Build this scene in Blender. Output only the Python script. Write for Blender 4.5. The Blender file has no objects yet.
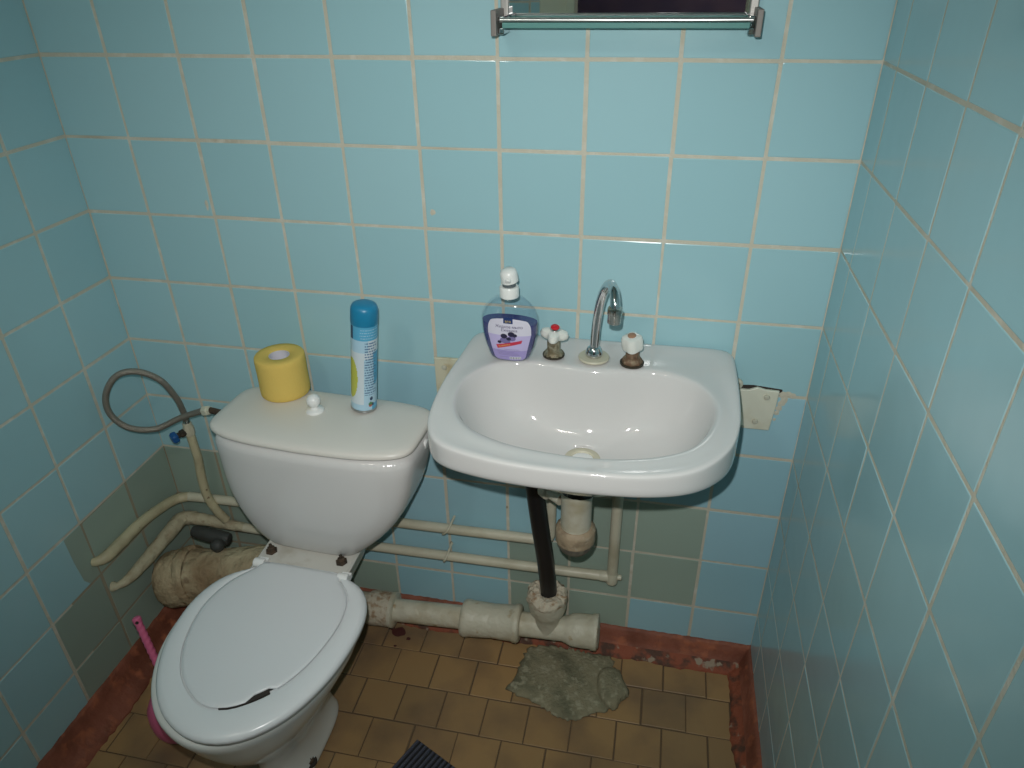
import bpy, bmesh, math, random
from mathutils import Vector, Matrix
random.seed(7)
PI = math.pi
SC = bpy.context.scene
COL = SC.collection

# ------------------------------------------------------------------ materials
def S(r, g, b):
    f = lambda c: (c/255/12.92) if c/255 <= .04045 else ((c/255+.055)/1.055)**2.4
    return (f(r), f(g), f(b), 1)

def mat(name, col, rough=.5, metal=0, spec=.5, noise=None, bump=None, coat=0):
    """noise=(colour2, scale, lo, hi, detail) mixes a second colour by noise; bump=(scale, strength, distance)."""
    m = bpy.data.materials.new(name); m.use_nodes = True
    nt = m.node_tree; N = nt.nodes; L = nt.links
    b = N['Principled BSDF']
    b.inputs['Base Color'].default_value = col
    b.inputs['Roughness'].default_value = rough
    b.inputs['Metallic'].default_value = metal
    b.inputs['Specular IOR Level'].default_value = spec
    b.inputs['Coat Weight'].default_value = coat
    tc = N.new('ShaderNodeTexCoord')
    last = None
    for n in ([noise] if noise and not isinstance(noise, list) else (noise or [])):
        c2, sc, lo, hi, det = n
        t = N.new('ShaderNodeTexNoise'); t.inputs['Scale'].default_value = sc; t.inputs['Detail'].default_value = det
        L.new(tc.outputs['Object'], t.inputs['Vector'])
        r = N.new('ShaderNodeMapRange'); r.inputs['From Min'].default_value = lo; r.inputs['From Max'].default_value = hi
        L.new(t.outputs['Fac'], r.inputs['Value'])
        x = N.new('ShaderNodeMix'); x.data_type = 'RGBA'
        L.new(r.outputs['Result'], x.inputs['Factor'])
        if last is None: x.inputs['A'].default_value = col
        else: L.new(last, x.inputs['A'])
        x.inputs['B'].default_value = c2
        last = x.outputs['Result']
    if last is not None: L.new(last, b.inputs['Base Color'])
    if bump:
        t = N.new('ShaderNodeTexNoise'); t.inputs['Scale'].default_value = bump[0]; t.inputs['Detail'].default_value = 4
        L.new(tc.outputs['Object'], t.inputs['Vector'])
        u = N.new('ShaderNodeBump'); u.inputs['Strength'].default_value = bump[1]; u.inputs['Distance'].default_value = bump[2]
        L.new(t.outputs['Fac'], u.inputs['Height']); L.new(u.outputs['Normal'], b.inputs['Normal'])
    return m

def tile_mat(name, c1, c2, rough, spec, wave, c3=None, wear=None):
    """glazed tile: colour differs a little from tile to tile (face attribute)"""
    m = bpy.data.materials.new(name); m.use_nodes = True
    nt = m.node_tree; N = nt.nodes; L = nt.links
    b = N['Principled BSDF']
    at = N.new('ShaderNodeAttribute'); at.attribute_name = 'tile_tone'
    x = N.new('ShaderNodeMix'); x.data_type = 'RGBA'
    x.inputs['A'].default_value = c1; x.inputs['B'].default_value = c2
    L.new(at.outputs['Fac'], x.inputs['Factor'])
    tc = N.new('ShaderNodeTexCoord')
    out = x.outputs['Result']
    if wear:
        t = N.new('ShaderNodeTexNoise'); t.inputs['Scale'].default_value = wear[1]; t.inputs['Detail'].default_value = 6
        L.new(tc.outputs['Object'], t.inputs['Vector'])
        r = N.new('ShaderNodeMapRange'); r.inputs['From Min'].default_value = wear[2]; r.inputs['From Max'].default_value = wear[3]
        L.new(t.outputs['Fac'], r.inputs['Value'])
        y = N.new('ShaderNodeMix'); y.data_type = 'RGBA'
        L.new(r.outputs['Result'], y.inputs['Factor']); L.new(out, y.inputs['A']); y.inputs['B'].default_value = wear[0]
        out = y.outputs['Result']
    L.new(out, b.inputs['Base Color'])
    b.inputs['Roughness'].default_value = rough; b.inputs['Specular IOR Level'].default_value = spec
    t = N.new('ShaderNodeTexNoise'); t.inputs['Scale'].default_value = 9; t.inputs['Detail'].default_value = 2
    L.new(tc.outputs['Object'], t.inputs['Vector'])
    u = N.new('ShaderNodeBump'); u.inputs['Strength'].default_value = wave; u.inputs['Distance'].default_value = .004
    L.new(t.outputs['Fac'], u.inputs['Height']); L.new(u.outputs['Normal'], b.inputs['Normal'])
    return m

M = {}
M['tile'] = tile_mat('blue_tile', (.335,.555,.605,1), (.365,.585,.635,1), .16, .5, .35)
M['tile_blue'] = tile_mat('deeper_blue_tile', (.315,.545,.625,1), (.345,.57,.66,1), .16, .5, .35)
M['tile_green'] = tile_mat('olive_tile', (.285,.365,.315,1), (.33,.425,.36,1), .3, .4, .35)
M['grout'] = mat('cream_grout', (.56,.525,.43,1), .9, spec=.2, noise=[((.40,.345,.26,1), 7, .58, .9, 5), ((.64,.61,.53,1), 30, .5, .7, 3)], bump=(220, .6, .002))
M['grout_dark'] = mat('dirty_grout', (.34,.30,.22,1), .9, spec=.2, bump=(200, .5, .002))
M['floor_tile'] = tile_mat('brown_floor_tile', (.37,.225,.098,1), (.29,.185,.088,1), .42, .35, .3, wear=((.15,.10,.065,1), 5, .47, .75))
M['mortar'] = mat('floor_mortar', (.13,.09,.055,1), .9, spec=.2, bump=(150, .5, .002))
M['red_paint'] = mat('red_brown_paint', (.25,.085,.052,1), .6, spec=.3, noise=[((.17,.055,.032,1), 12, .45, .62, 6), ((.37,.12,.06,1), 30, .55, .7, 4)], bump=(60, .7, .004))
M['red_worn'] = mat('worn_red_paint', (.28,.08,.042,1), .7, spec=.3, noise=[((.10,.05,.034,1), 28, .48, .60, 6), ((.33,.26,.19,1), 34, .60, .66, 5)], bump=(70, .9, .005))
M['stain'] = mat('dark_red_stain', (.075,.018,.014,1), .6)
M['plaster'] = mat('white_ceiling_paint', (.62,.62,.58,1), .9, bump=(60, .2, .002))
M['casing'] = mat('cream_door_paint', (.66,.66,.52,1), .45, bump=(20, .1, .002))
M['hall'] = mat('dark_hall_paint', (.11,.085,.15,1), .8, noise=((.17,.12,.17,1), 6, .4, .7, 3))
M['ceramic'] = mat('white_glazed_ceramic', (.64,.63,.62,1), .09, spec=.5, bump=(16, .10, .006))
M['cistern'] = mat('grey_white_ceramic', (.67,.66,.65,1), .17, spec=.5)
M['cistern_lid'] = mat('cistern_lid_plastic', (.71,.68,.63,1), .33, spec=.4)
M['seat'] = mat('bluish_white_plastic', (.71,.735,.75,1), .24, spec=.5)
M['lid'] = mat('bluish_white_lid_plastic', (.685,.71,.73,1), .34, spec=.5)
M['knob'] = mat('white_plastic', (.80,.81,.80,1), .3)
M['bowl'] = mat('white_bowl_ceramic', (.66,.67,.64,1), .14, spec=.5)
M['plate'] = mat('stained_ceramic', (.60,.585,.54,1), .25, noise=((.42,.38,.31,1), 14, .55, .75, 4))
M['rust'] = mat('rusty_iron', (.085,.055,.035,1), .8, metal=.2, noise=((.035,.028,.02,1), 60, .4, .6, 4), bump=(120, .6, .002))
M['dark'] = mat('grime_and_gap_shade', (.03,.022,.018,1), .8)  # grime, and painted shade inside gaps and holes
M['chrome'] = mat('chrome', (.66,.67,.68,1), .09, metal=1)
M['chrome_worn'] = mat('worn_chrome', (.50,.49,.46,1), .22, metal=1, noise=((.33,.24,.15,1), 55, .55, .66, 3))
M['brass'] = mat('limescaled_brass', (.20,.165,.10,1), .55, metal=.4, noise=[((.33,.31,.23,1), 90, .45, .62, 4), ((.06,.045,.025,1), 60, .56, .66, 3)], bump=(160, .6, .002))
M['brass_red'] = mat('tarnished_copper_brass', (.17,.10,.06,1), .6, metal=.3, noise=[((.27,.20,.13,1), 90, .45, .62, 4), ((.05,.03,.02,1), 60, .56, .66, 3)], bump=(160, .6, .002))
M['gasket'] = mat('yellowed_gasket', (.55,.52,.40,1), .5)
M['rim_dark'] = mat('blackened_washer', (.04,.032,.02,1), .6)
M['handle'] = mat('glossy_white_handle', (.74,.75,.70,1), .2, spec=.5)
M['red'] = mat('red_cap_plastic', (.55,.02,.03,1), .2)
M['peach'] = mat('bare_brown_screw_hole', (.36,.20,.12,1), .6)
M['pipe'] = mat('cream_painted_pipe', (.56,.53,.41,1), .38, spec=.45, noise=((.42,.38,.27,1), 10, .5, .75, 4), bump=(60, .35, .003))
M['pipe_yellow'] = mat('yellowed_pipe_paint', (.50,.45,.29,1), .5, noise=[((.36,.31,.20,1), 14, .48, .7, 5), ((.16,.10,.06,1), 40, .64, .7, 4)], bump=(55, .8, .004))
M['pipe_flaky'] = mat('flaking_pipe_paint', (.46,.42,.29,1), .75, noise=[((.35,.285,.185,1), 32, .5, .75, 6), ((.26,.17,.115,1), 45, .62, .74, 4)], bump=(60, 1, .006))
M['iron_cream'] = mat('stained_cream_cast_iron', (.46,.385,.25,1), .75, spec=.25, noise=[((.27,.19,.11,1), 9, .38, .64, 8), ((.20,.14,.085,1), 34, .60, .78, 5)], bump=(30, 1, .016))
M['iron_white'] = mat('cream_cast_iron', (.56,.53,.42,1), .45, noise=[((.46,.41,.29,1), 14, .5, .7, 5), ((.33,.21,.08,1), 18, .63, .70, 4)], bump=(45, .8, .005))
M['putty'] = mat('crumbling_putty', (.55,.49,.38,1), .9, noise=((.33,.22,.13,1), 60, .5, .66, 5), bump=(120, 1, .004))
M['black_plastic'] = mat('black_plastic', (.010,.010,.011,1), .35)
M['trap'] = mat('cream_trap_plastic', (.56,.53,.43,1), .4, noise=((.45,.40,.28,1), 22, .5, .7, 4))
M['trap_dirty'] = mat('grimy_trap_nut', (.34,.26,.17,1), .6, noise=[((.25,.19,.125,1), 45, .45, .62, 5), ((.42,.35,.26,1), 70, .58, .75, 4)], bump=(90, .7, .003))
M['trap_cup'] = mat('grey_trap_cup', (.20,.18,.14,1), .5, noise=((.11,.10,.085,1), 40, .45, .65, 4))
M['valve_dark'] = mat('dark_iron', (.045,.048,.045,1), .6, metal=.1, bump=(70, .5, .003))
M['blue_plastic'] = mat('blue_handle_plastic', (.012,.085,.26,1), .35)
M['bracket'] = mat('cream_painted_steel', (.66,.66,.55,1), .45, noise=((.58,.56,.43,1), 20, .5, .7, 3))
M['bracket_old'] = mat('yellowed_painted_steel', (.60,.57,.43,1), .5, noise=((.46,.39,.24,1), 26, .48, .66, 4))
M['paper'] = mat('yellow_tissue', (.72,.52,.14,1), .95, spec=.1, bump=(240, .5, .002))
M['core'] = mat('pale_tissue_core', (.62,.60,.66,1), .9)
M['can_cap'] = mat('blue_can_cap', (.015,.22,.40,1), .35)
M['can_blue'] = mat('can_print_blue', (.10,.40,.62,1), .3)
M['can_pale'] = mat('can_print_pale_blue', (.42,.62,.75,1), .3)
M['can_white'] = mat('can_print_white', (.62,.70,.75,1), .3)
M['can_yellow'] = mat('can_print_yellow', (.50,.52,.08,1), .3)
M['can_text'] = mat('can_print_text', (.13,.23,.37,1), .3)
M['can_navy'] = mat('can_print_navy', (.02,.05,.12,1), .3)
M['can_red'] = mat('can_print_red', (.42,.10,.05,1), .3)
M['can_green'] = mat('can_print_green', (.10,.22,.10,1), .3)
M['steel'] = mat('bare_steel', (.5,.5,.5,1), .3, metal=1)
M['liquid'] = mat('purple_soap', (.055,.06,.20,1), .15, spec=.5)
M['pump'] = mat('white_pump_plastic', (.78,.79,.77,1), .3)
M['pump_gap'] = mat('grey_pump_stem', (.10,.12,.13,1), .4)
M['lab_violet'] = mat('label_violet', (.36,.30,.60,1), .4)
M['lab_mid'] = mat('label_lilac', (.50,.44,.70,1), .4)
M['lab_white'] = mat('label_white', (.64,.62,.72,1), .4)
M['navy'] = mat('label_navy', (.012,.035,.14,1), .4)
M['gold'] = mat('label_gold', (.65,.48,.10,1), .4)
M['ink'] = mat('label_ink', (.06,.055,.14,1), .5)
M['ink_soft'] = mat('label_soft_ink', (.27,.22,.42,1), .5)
M['berry'] = mat('berry_dark', (.022,.018,.05,1), .4)
M['berry_light'] = mat('berry_lilac', (.18,.15,.33,1), .4)
M['banner'] = mat('label_red', (.52,.035,.07,1), .4)
M['label_blank'] = mat('label_barcode_white', (.72,.72,.74,1), .4)
M['pink'] = mat('pink_plastic', (.64,.14,.27,1), .4)
M['bristle'] = mat('white_bristle', (.5,.5,.5,1), .8)
M['rag'] = mat('grey_green_cloth', (.255,.230,.150,1), .95, spec=.1, noise=[((.15,.145,.095,1), 18, .45, .66, 7), ((.34,.32,.225,1), 60, .54, .68, 5)], bump=(140, 1, .004))
M['rubber'] = mat('black_rubber_highlight', (.065,.068,.092,1), .45)  # lighter tone: the ribs' highlights are put into the colour
M['groove_shade'] = mat('black_rubber_groove_shade', (.006,.006,.007,1), .8)  # darker copy of the rubber: shade between the ribs painted in
M['frame_metal'] = mat('grey_metal_strip', (.36,.35,.33,1), .4, metal=.4)
M['rail_metal'] = mat('bright_rail_metal', (.75,.75,.75,1), .28, metal=1)
M['bracket_grey'] = mat('grey_shelf_bracket', (.20,.18,.165,1), .5, metal=.1)
M['screw'] = mat('painted_screw', (.50,.49,.40,1), .4)

def glassy(name, tint, gloss, rough):
    m = bpy.data.materials.new(name); m.use_nodes = True
    nt = m.node_tree; N = nt.nodes; L = nt.links
    N.remove(N['Principled BSDF'])
    tr = N.new('ShaderNodeBsdfTransparent'); tr.inputs['Color'].default_value = tint
    gl = N.new('ShaderNodeBsdfGlossy'); gl.inputs['Roughness'].default_value = rough; gl.inputs['Color'].default_value = (1,1,1,1)
    lw = N.new('ShaderNodeLayerWeight'); lw.inputs['Blend'].default_value = .5
    pw = N.new('ShaderNodeMath'); pw.operation = 'POWER'; pw.inputs[1].default_value = 4; L.new(lw.outputs['Facing'], pw.inputs[0])
    fr = N.new('ShaderNodeMath'); fr.operation = 'MULTIPLY_ADD'; fr.inputs[1].default_value = gloss; fr.inputs[2].default_value = .04; L.new(pw.outputs[0], fr.inputs[0])
    mx = N.new('ShaderNodeMixShader')
    L.new(fr.outputs[0], mx.inputs['Fac']); L.new(tr.outputs['BSDF'], mx.inputs[1]); L.new(gl.outputs['BSDF'], mx.inputs[2])
    L.new(mx.outputs['Shader'], N['Material Output'].inputs['Surface'])
    return m
M['clear'] = glassy('clear_bottle_plastic', (.93,.95,.97,1), .5, .06)
M['glass'] = glassy('green_shelf_glass', (.72,.88,.83,1), .8, .02)
M['glass_edge'] = mat('green_glass_edge', (.13,.30,.28,1), .15)
M['mirror'] = mat('silvered_mirror', (.80,.82,.82,1), .015, metal=1)
# braided steel hose
def braid():
    m = mat('braided_steel', (.29,.26,.22,1), .42, metal=.6)
    nt = m.node_tree; N = nt.nodes; L = nt.links; b = N['Principled BSDF']
    tc = N.new('ShaderNodeTexCoord'); v = N.new('ShaderNodeTexVoronoi'); v.inputs['Scale'].default_value = 420
    L.new(tc.outputs['Object'], v.inputs['Vector'])
    u = N.new('ShaderNodeBump'); u.inputs['Strength'].default_value = .8; u.inputs['Distance'].default_value = .0015
    L.new(v.outputs['Distance'], u.inputs['Height']); L.new(u.outputs['Normal'], b.inputs['Normal'])
    return m
M['braid'] = braid()

# ------------------------------------------------------------------ mesh helpers
class MB:
    def __init__(s): s.v = []; s.f = []; s.m = []; s.t = []
    def add(s, verts, faces, mi=0, tone=0.):
        o = len(s.v); s.v += [tuple(p) for p in verts]
        for f in faces: s.f.append(tuple(i+o for i in f)); s.m.append(mi); s.t.append(tone)
    def box(s, x0, x1, y0, y1, z0, z1, mi=0):
        v = [(x,y,z) for z in (z0,z1) for y in (y0,y1) for x in (x0,x1)]
        s.add(v, [(0,2,3,1),(4,5,7,6),(0,1,5,4),(2,6,7,3),(0,4,6,2),(1,3,7,5)], mi)
    def loft(s, rings, mi=0, cap0=True, cap1=True, mis=None, closed=True):
        n = len(rings[0]); v = [p for r in rings for p in r]; 
        o = len(s.v); s.v += [tuple(p) for p in v]
        for k in range(len(rings)-1):
            for i in range(n if closed else n-1):
                j = (i+1) % n
                s.f.append((o+k*n+i, o+k*n+j, o+(k+1)*n+j, o+(k+1)*n+i)); s.m.append(mis[k] if mis else mi); s.t.append(0.)
        if cap0: s.f.append(tuple(o+i for i in reversed(range(n)))); s.m.append(mis[0] if mis else mi); s.t.append(0.)
        if cap1: s.f.append(tuple(o+(len(rings)-1)*n+i for i in range(n))); s.m.append(mis[-1] if mis else mi); s.t.append(0.)
    def lathe(s, prof, base=(0,0,0), axis=(0,0,1), n=28, mi=0, mis=None, lobes=0, lob_amp=0, phase=0, cap=True):
        """prof: list of (radius, height along axis)"""
        a = Vector(axis).normalized(); q = Vector((0,0,1)).rotation_difference(a); b = Vector(base)
        rings = []
        for r, h in prof:
            ring = []
            for i in range(n):
                t = 2*PI*i/n + phase
                rr = r*(1+lob_amp*math.cos(lobes*t)) if lobes else r
                ring.append(b + q @ Vector((rr*math.cos(t), rr*math.sin(t), h)))
            rings.append(ring)
        s.loft(rings, mi, cap, cap, mis)
    def tube(s, pts, rad, n=14, mi=0, sub=6, jit=0):
        """smooth tube through pts; rad is a number or a list one per point"""
        P = [Vector(p) for p in pts]; R = rad if isinstance(rad, (list, tuple)) else [rad]*len(P)
        Q, RR = [], []
        for i in range(len(P)-1):
            p0 = P[max(i-1,0)]; p1 = P[i]; p2 = P[i+1]; p3 = P[min(i+2,len(P)-1)]
            for k in range(sub):
                t = k/sub
                Q.append(.5*((2*p1)+(p2-p0)*t+(2*p0-5*p1+4*p2-p3)*t*t+(3*p1-p0-3*p2+p3)*t**3)); RR.append(R[i]*(1-t)+R[i+1]*t)
        Q.append(P[-1]); RR.append(R[-1])
        T = [(Q[min(i+1,len(Q)-1)]-Q[max(i-1,0)]).normalized() for i in range(len(Q))]
        up = Vector((0,0,1)) if abs(T[0].z) < .9 else Vector((1,0,0))
        nrm = (up - T[0]*up.dot(T[0])).normalized(); rings = []
        for i, p in enumerate(Q):
            if i: nrm = (nrm - T[i]*nrm.dot(T[i])).normalized()
            bi = T[i].cross(nrm)
            rings.append([p + (nrm*math.cos(2*PI*k/n)+bi*math.sin(2*PI*k/n))*RR[i]*(1+random.uniform(-jit,jit)) for k in range(n)])
        s.loft(rings, mi)
    def make(s, name, mats, parent=None, smooth=True, sub=0, bevel=0, angle=40):
        me = bpy.data.meshes.new(name); me.from_pydata(s.v, [], s.f); me.validate(clean_customdata=False)
        mats = mats if isinstance(mats, list) else [mats]
        for m in mats: me.materials.append(M[m])
        if len(me.polygons) == len(s.m): me.polygons.foreach_set('material_index', s.m)
        if any(s.t):
            at = me.attributes.new('tile_tone', 'FLOAT', 'FACE'); at.data.foreach_set('value', s.t)
        bm = bmesh.new(); bm.from_mesh(me); bmesh.ops.recalc_face_normals(bm, faces=bm.faces); bm.to_mesh(me); bm.free()
        o = bpy.data.objects.new(name, me); COL.objects.link(o)
        if smooth:
            me.polygons.foreach_set('use_smooth', [True]*len(me.polygons))
        if bevel:
            b = o.modifiers.new('bevel', 'BEVEL'); b.width = bevel; b.segments = 3; b.limit_method = 'ANGLE'; b.angle_limit = math.radians(50)
        if sub:
            d = o.modifiers.new('subdivide', 'SUBSURF'); d.levels = sub; d.render_levels = sub
        elif smooth:
            me.set_sharp_from_angle(angle=math.radians(angle))
        if parent is not None:
            o.parent = parent; o.matrix_parent_inverse = parent.matrix_world.inverted() if False else Matrix.Translation(-parent.location) 
        return o

def thing(name, label, cat, loc, group=None):
    o = bpy.data.objects.new(name, None); COL.objects.link(o); o.location = loc; o.empty_display_size = .05
    o['label'] = label; o['category'] = cat
    if group: o['group'] = group
    return o
def tag(o, label, cat, group=None):
    o['label'] = label; o['category'] = cat
    if group: o['group'] = group
    return o
def struct(o, label=None, cat=None):
    o['kind'] = 'structure'
    if label: o['label'] = label
    if cat: o['category'] = cat
    return o

def spline(pts, n):
    """closed Catmull-Rom through 2-D points, resampled to n points evenly by arc length"""
    P = [Vector(p) for p in pts]; k = len(P); Q = []
    for i in range(k):
        p0, p1, p2, p3 = P[i-1], P[i], P[(i+1)%k], P[(i+2)%k]
        for j in range(16):
            t = j/16
            Q.append(.5*((2*p1)+(p2-p0)*t+(2*p0-5*p1+4*p2-p3)*t*t+(3*p1-p0-3*p2+p3)*t**3))
    return Q
def by_angle(pts, c, n, start=0):
    """resample a closed outline (star-shaped around c) at n even angles"""
    Q = spline(pts, 0); c = Vector(c); out = []
    A = [((q-c).length, math.atan2((q-c).y, (q-c).x)) for q in Q]
    for i in range(n):
        a = start + 2*PI*i/n
        a = (a+PI) % (2*PI) - PI
        best = None
        for j in range(len(A)):
            a0, a1 = A[j][1], A[(j+1)%len(A)][1]
            d = (a1-a0+PI) % (2*PI) - PI
            e = (a-a0+PI) % (2*PI) - PI
            if d != 0 and 0 <= e/d <= 1:
                t = e/d; best = A[j][0]*(1-t)+A[(j+1)%len(A)][0]*t; break
        if best is None: best = min(A, key=lambda q: abs((q[1]-a+PI)%(2*PI)-PI))[0]
        out.append(c + Vector((math.cos(a), math.sin(a)))*best)
    return out

# ------------------------------------------------------------------ room shell
W = 1.5265; DEPTH = 2.0; CEIL = 2.5
XW = [0, .1479, .3003, .4527, .6058, .7579, .9103, 1.0637, 1.2166, 1.3728, W]
ZR = [1.4, 1.2473, 1.0928, .9399, .7858, .6316, .4765, .3216, .1685, .0155]
ZUP = [1.4+.1535*k for k in range(1, 8)]
ZL = sorted(set([z for z in ZUP if z < CEIL] + ZR + [CEIL]))         # bottom to top
def row_of(z1):                                                      # photo row index: row j lies under line ZR[j]
    for j, z in enumerate(ZR):
        if abs(z-z1) < 1e-6: return j
    return -1
YL = [0, .154] ; 
while YL[-1] < DEPTH: YL.append(YL[-1]+.1527)
YL[-1] = DEPTH
YR = [0, .0857, .2371, .3911, .5404, .6935]
while YR[-1] < DEPTH: YR.append(YR[-1]+.1527)
YR[-1] = DEPTH

T_GROUT = .0012
def tiled(name, ul, vl, place, kind, slab, extra=None, gap=.0056, skip=None, jit=1.0):
    """one wall: backing slab plus bevelled tiles. place(u, v, n) -> world; kind(i, row) -> material slot"""
    b = MB()
    for i in range(len(ul)-1):
        for k in range(len(vl)-1):
            u0, u1, v0, v1 = ul[i], ul[i+1], vl[k], vl[k+1]
            if skip and skip((u0+u1)/2, (v0+v1)/2): continue
            g = gap/2
            r = lambda a: random.uniform(-a, a)*jit
            du, dv = r(.0007), r(.0007); tw = r(.004)
            cx, cy = (u0+u1)/2+du, (v0+v1)/2+dv
            hw, hh = (u1-u0)/2-g+r(.0006), (v1-v0)/2-g+r(.0006)
            ta, tb = r(.003), r(.003)
            def ring(ins, h):
                c = .0012
                pts = []
                w, e = hw-ins, hh-ins
                for a, d in ((-w+c,-e),(w-c,-e),(w,-e+c),(w,e-c),(w-c,e),(-w+c,e),(-w,e-c),(-w,-e+c)):
                    uu, vv = cx + a - d*tw, cy + d + a*tw
                    pts.append(place(uu, vv, h + (a*ta + d*tb if h > 0 else 0)))
                return pts
            rings = [ring(0, -.002), ring(0, .0006), ring(.0006, .0014), ring(.0018, .0018)]
            o = len(b.v)
            b.loft(rings, kind(i, row_of(v1)), cap0=False, cap1=True)
            tone = .02 + .98*random.random()
            for q in range(len(b.t)-1, -1, -1):
                if len(b.f[q]) and min(b.f[q]) < o: break
                b.t[q] = tone
    slab(b)
    if extra: extra(b)
    return b

WT = ['tile', 'tile_blue', 'tile_green', 'grout', 'grout_dark', 'dark']
def kind_back(i, j):
    if j >= 6 and i <= 2: return 2
    if j == 8 and i in (3,): return 2
    if j in (6, 7) and i in (7, 8): return 2
    if j in (7,) and i == 6: return 2
    if j == 8 and i in (6, 7): return 2
    if j >= 4 and i >= 3: return 1
    return 0
def blob(b, place, u, v, r, mi, h, n=9, sx=1, sy=1):
    ps = [place(u+math.cos(2*PI*k/n)*r*sx*random.uniform(.7,1.15), v+math.sin(2*PI*k/n)*r*sy*random.uniform(.7,1.15), h) for k in range(n)]
    c = [place(u, v, h+.0006)]
    b.add(ps+c, [(k, (k+1)%n, n) for k in range(n)], mi)
pb = lambda u, v, n: (u, -n, v)
def slab_back(b):
    b.box(-.1, W+.1, -T_GROUT+0.0, .1, -.1, CEIL+.1, 3)
    b.box(0, .455, -T_GROUT-.0002, -.0002, 0, .474, 4)
def extra_back(b):
    blob(b, pb, .289, 1.118, .007, 3, .0022, sx=.6, sy=1.7)
    blob(b, pb, .775, 1.126, .0065, 3, .0022)
    # broken tile at the right washbasin bracket; gap's shade painted as a dark patch
    b.add([pb(1.393,.804,.0023), pb(1.42,.806,.0023), pb(1.476,.801,.0023), pb(1.478,.786,.0023), pb(1.44,.79,.0023), pb(1.395,.785,.0023)], [(0,1,2,3,4,5)], 5)
    for u, v, r in ((1.481,.788,.010), (1.489,.790,.008), (1.498,.789,.007), (1.483,.778,.009), (1.479,.768,.008), (1.476,.757,.007), (1.474,.746,.006), (1.472,.730,.004)):
        blob(b, pb, u, v, r, 3, .0024)
    for u, v, r in ((.909,.412,.003), (.762,.272,.0045)):
        blob(b, pb, u, v, r, 4, .0022, sy=1.6)
struct(tiled('wall_back', XW, ZL, pb, kind_back, slab_back, extra_back).make('wall_back', WT, smooth=False),
       'back wall of square light blue glazed tiles with cream grout', 'wall')

pl = lambda u, v, n: (n, -u, v)
def kind_left(i, j):
    if j == 6 and i <= 1: return 2
    if j == 7 and i <= 2: return 2
    if j >= 8 and i <= 2: return 2
    return 0
def slab_left(b):
    b.box(-.1, T_GROUT, -DEPTH-.1, 0, -.1, CEIL+.1, 3)
    b.box(.0002, T_GROUT+.0002, -.40, 0, 0, .474, 4)
def extra_left(b):
    # olive paint that laps over the edge of the next tile
    ps = [(.3085,.3245),(.340,.326),(.352,.345),(.357,.40),(.359,.4735),(.3085,.4735)]
    b.add([pl(u, v, .0022) for u, v in ps], [tuple(range(6))], 2, .4)
struct(tiled('wall_left', YL, ZL, pl, kind_left, slab_left, extra_left).make('wall_left', WT, smooth=False),
       'left wall of light blue tiles with olive tiles near the pipes', 'wall')

pr = lambda u, v, n: (W-n, -u, v)
def slab_right(b): b.box(W-T_GROUT, W+.1, -DEPTH-.1, 0, -.1, CEIL+.1, 3)
struct(tiled('wall_right', YR, ZL, pr, lambda i, j: 0, slab_right, gap=.0046).make('wall_right', WT, smooth=False),
       'right wall of light blue tiles seen at a steep angle', 'wall')

pf = lambda u, v, n: (u, -DEPTH+n, v)
DX0, DX1, DZ = .79, 1.47, 2.02
def slab_front(b):
    b.box(0, .66, -DEPTH-.1, -DEPTH+T_GROUT, 0, CEIL, 3)
    b.box(.66, W, -DEPTH-.1, -DEPTH+T_GROUT, DZ+.1, CEIL, 3)
struct(tiled('wall_front', XW[:5]+[.65]+[.7579]+XW[6:], ZL, pf, lambda i, j: 0, slab_front, skip=lambda u, v: u > .65 and v < DZ+.1).make('wall_front', WT, smooth=False),
       'tiled wall with the doorway opposite the washbasin', 'wall')
d = MB()
d.box(.65, DX0, -DEPTH-.11, -DEPTH+.012, 0, DZ+.13); d.box(DX1, W-.002, -DEPTH-.11, -DEPTH+.012, 0, DZ+.13)
d.box(DX0, DX1, -DEPTH-.11, -DEPTH+.012, DZ, DZ+.13)
d.box(DX0-.03, DX0+.004, -DEPTH+.012, -DEPTH+.028, 0, DZ+.03)
struct(d.make('door_1', 'casing', smooth=False, bevel=.004), 'cream painted casing of the open doorway', 'door')
d = MB(); d.box(-.4, 2.0, -3.25, -3.2, -.05, CEIL); d.box(-.45, -.4, -3.25, -2.1, -.05, CEIL); d.box(2.0, 2.05, -3.25, -2.1, -.05, CEIL)
struct(d.make('wall_hall', 'hall', smooth=False), 'dark hall wall beyond the doorway', 'wall')
d = MB(); d.box(-.5, 2.1, -3.3, .1, CEIL, CEIL+.08)
struct(d.make('ceiling', 'plaster', smooth=False), 'white painted ceiling', 'ceiling')

# floor: brown ceramic tiles in running bond
b = MB(); k = 0; y = -.029 + .1
pfl = lambda u, v, n: (u, v, n-.0018)
while y > -DEPTH:
    y1 = max(y-.1, -DEPTH); x = (1.2685 if k % 2 == 0 else 1.317) - .1035*14
    if y-y1 > .02:
        while x < W+.05:
            x0, x1 = max(x, 0), min(x+.1035, W)
            if x1-x0 > .015:
                r = random.uniform; tone = .02 + .98*random.random()
                o = len(b.v); gp = .0016; dz = r(-.0006, .0006); ta, tb = r(-.006, .006), r(-.006, .006)
                cx, cy = (x0+x1)/2+r(-.0008,.0008), (min(y,0)+y1)/2+r(-.0008,.0008)
                hw, hh = (x1-x0)/2-gp, (min(y,0)-y1)/2-gp
                rg = lambda ins, h: [pfl(cx+a*(hw-ins), cy+e*(hh-ins), h+dz+(a*hw*ta+e*hh*tb)) for a, e in ((-1,-1),(1,-1),(1,1),(-1,1))]
                b.loft([rg(0,-.003), rg(0,.0008), rg(.0012,.0018)], 0, cap0=False)
                for q in range(len(b.t)-1, -1, -1):
                    if min(b.f[q]) < o: break
                    b.t[q] = tone
            x += .1035
    y -= .1; k += 1
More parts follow.
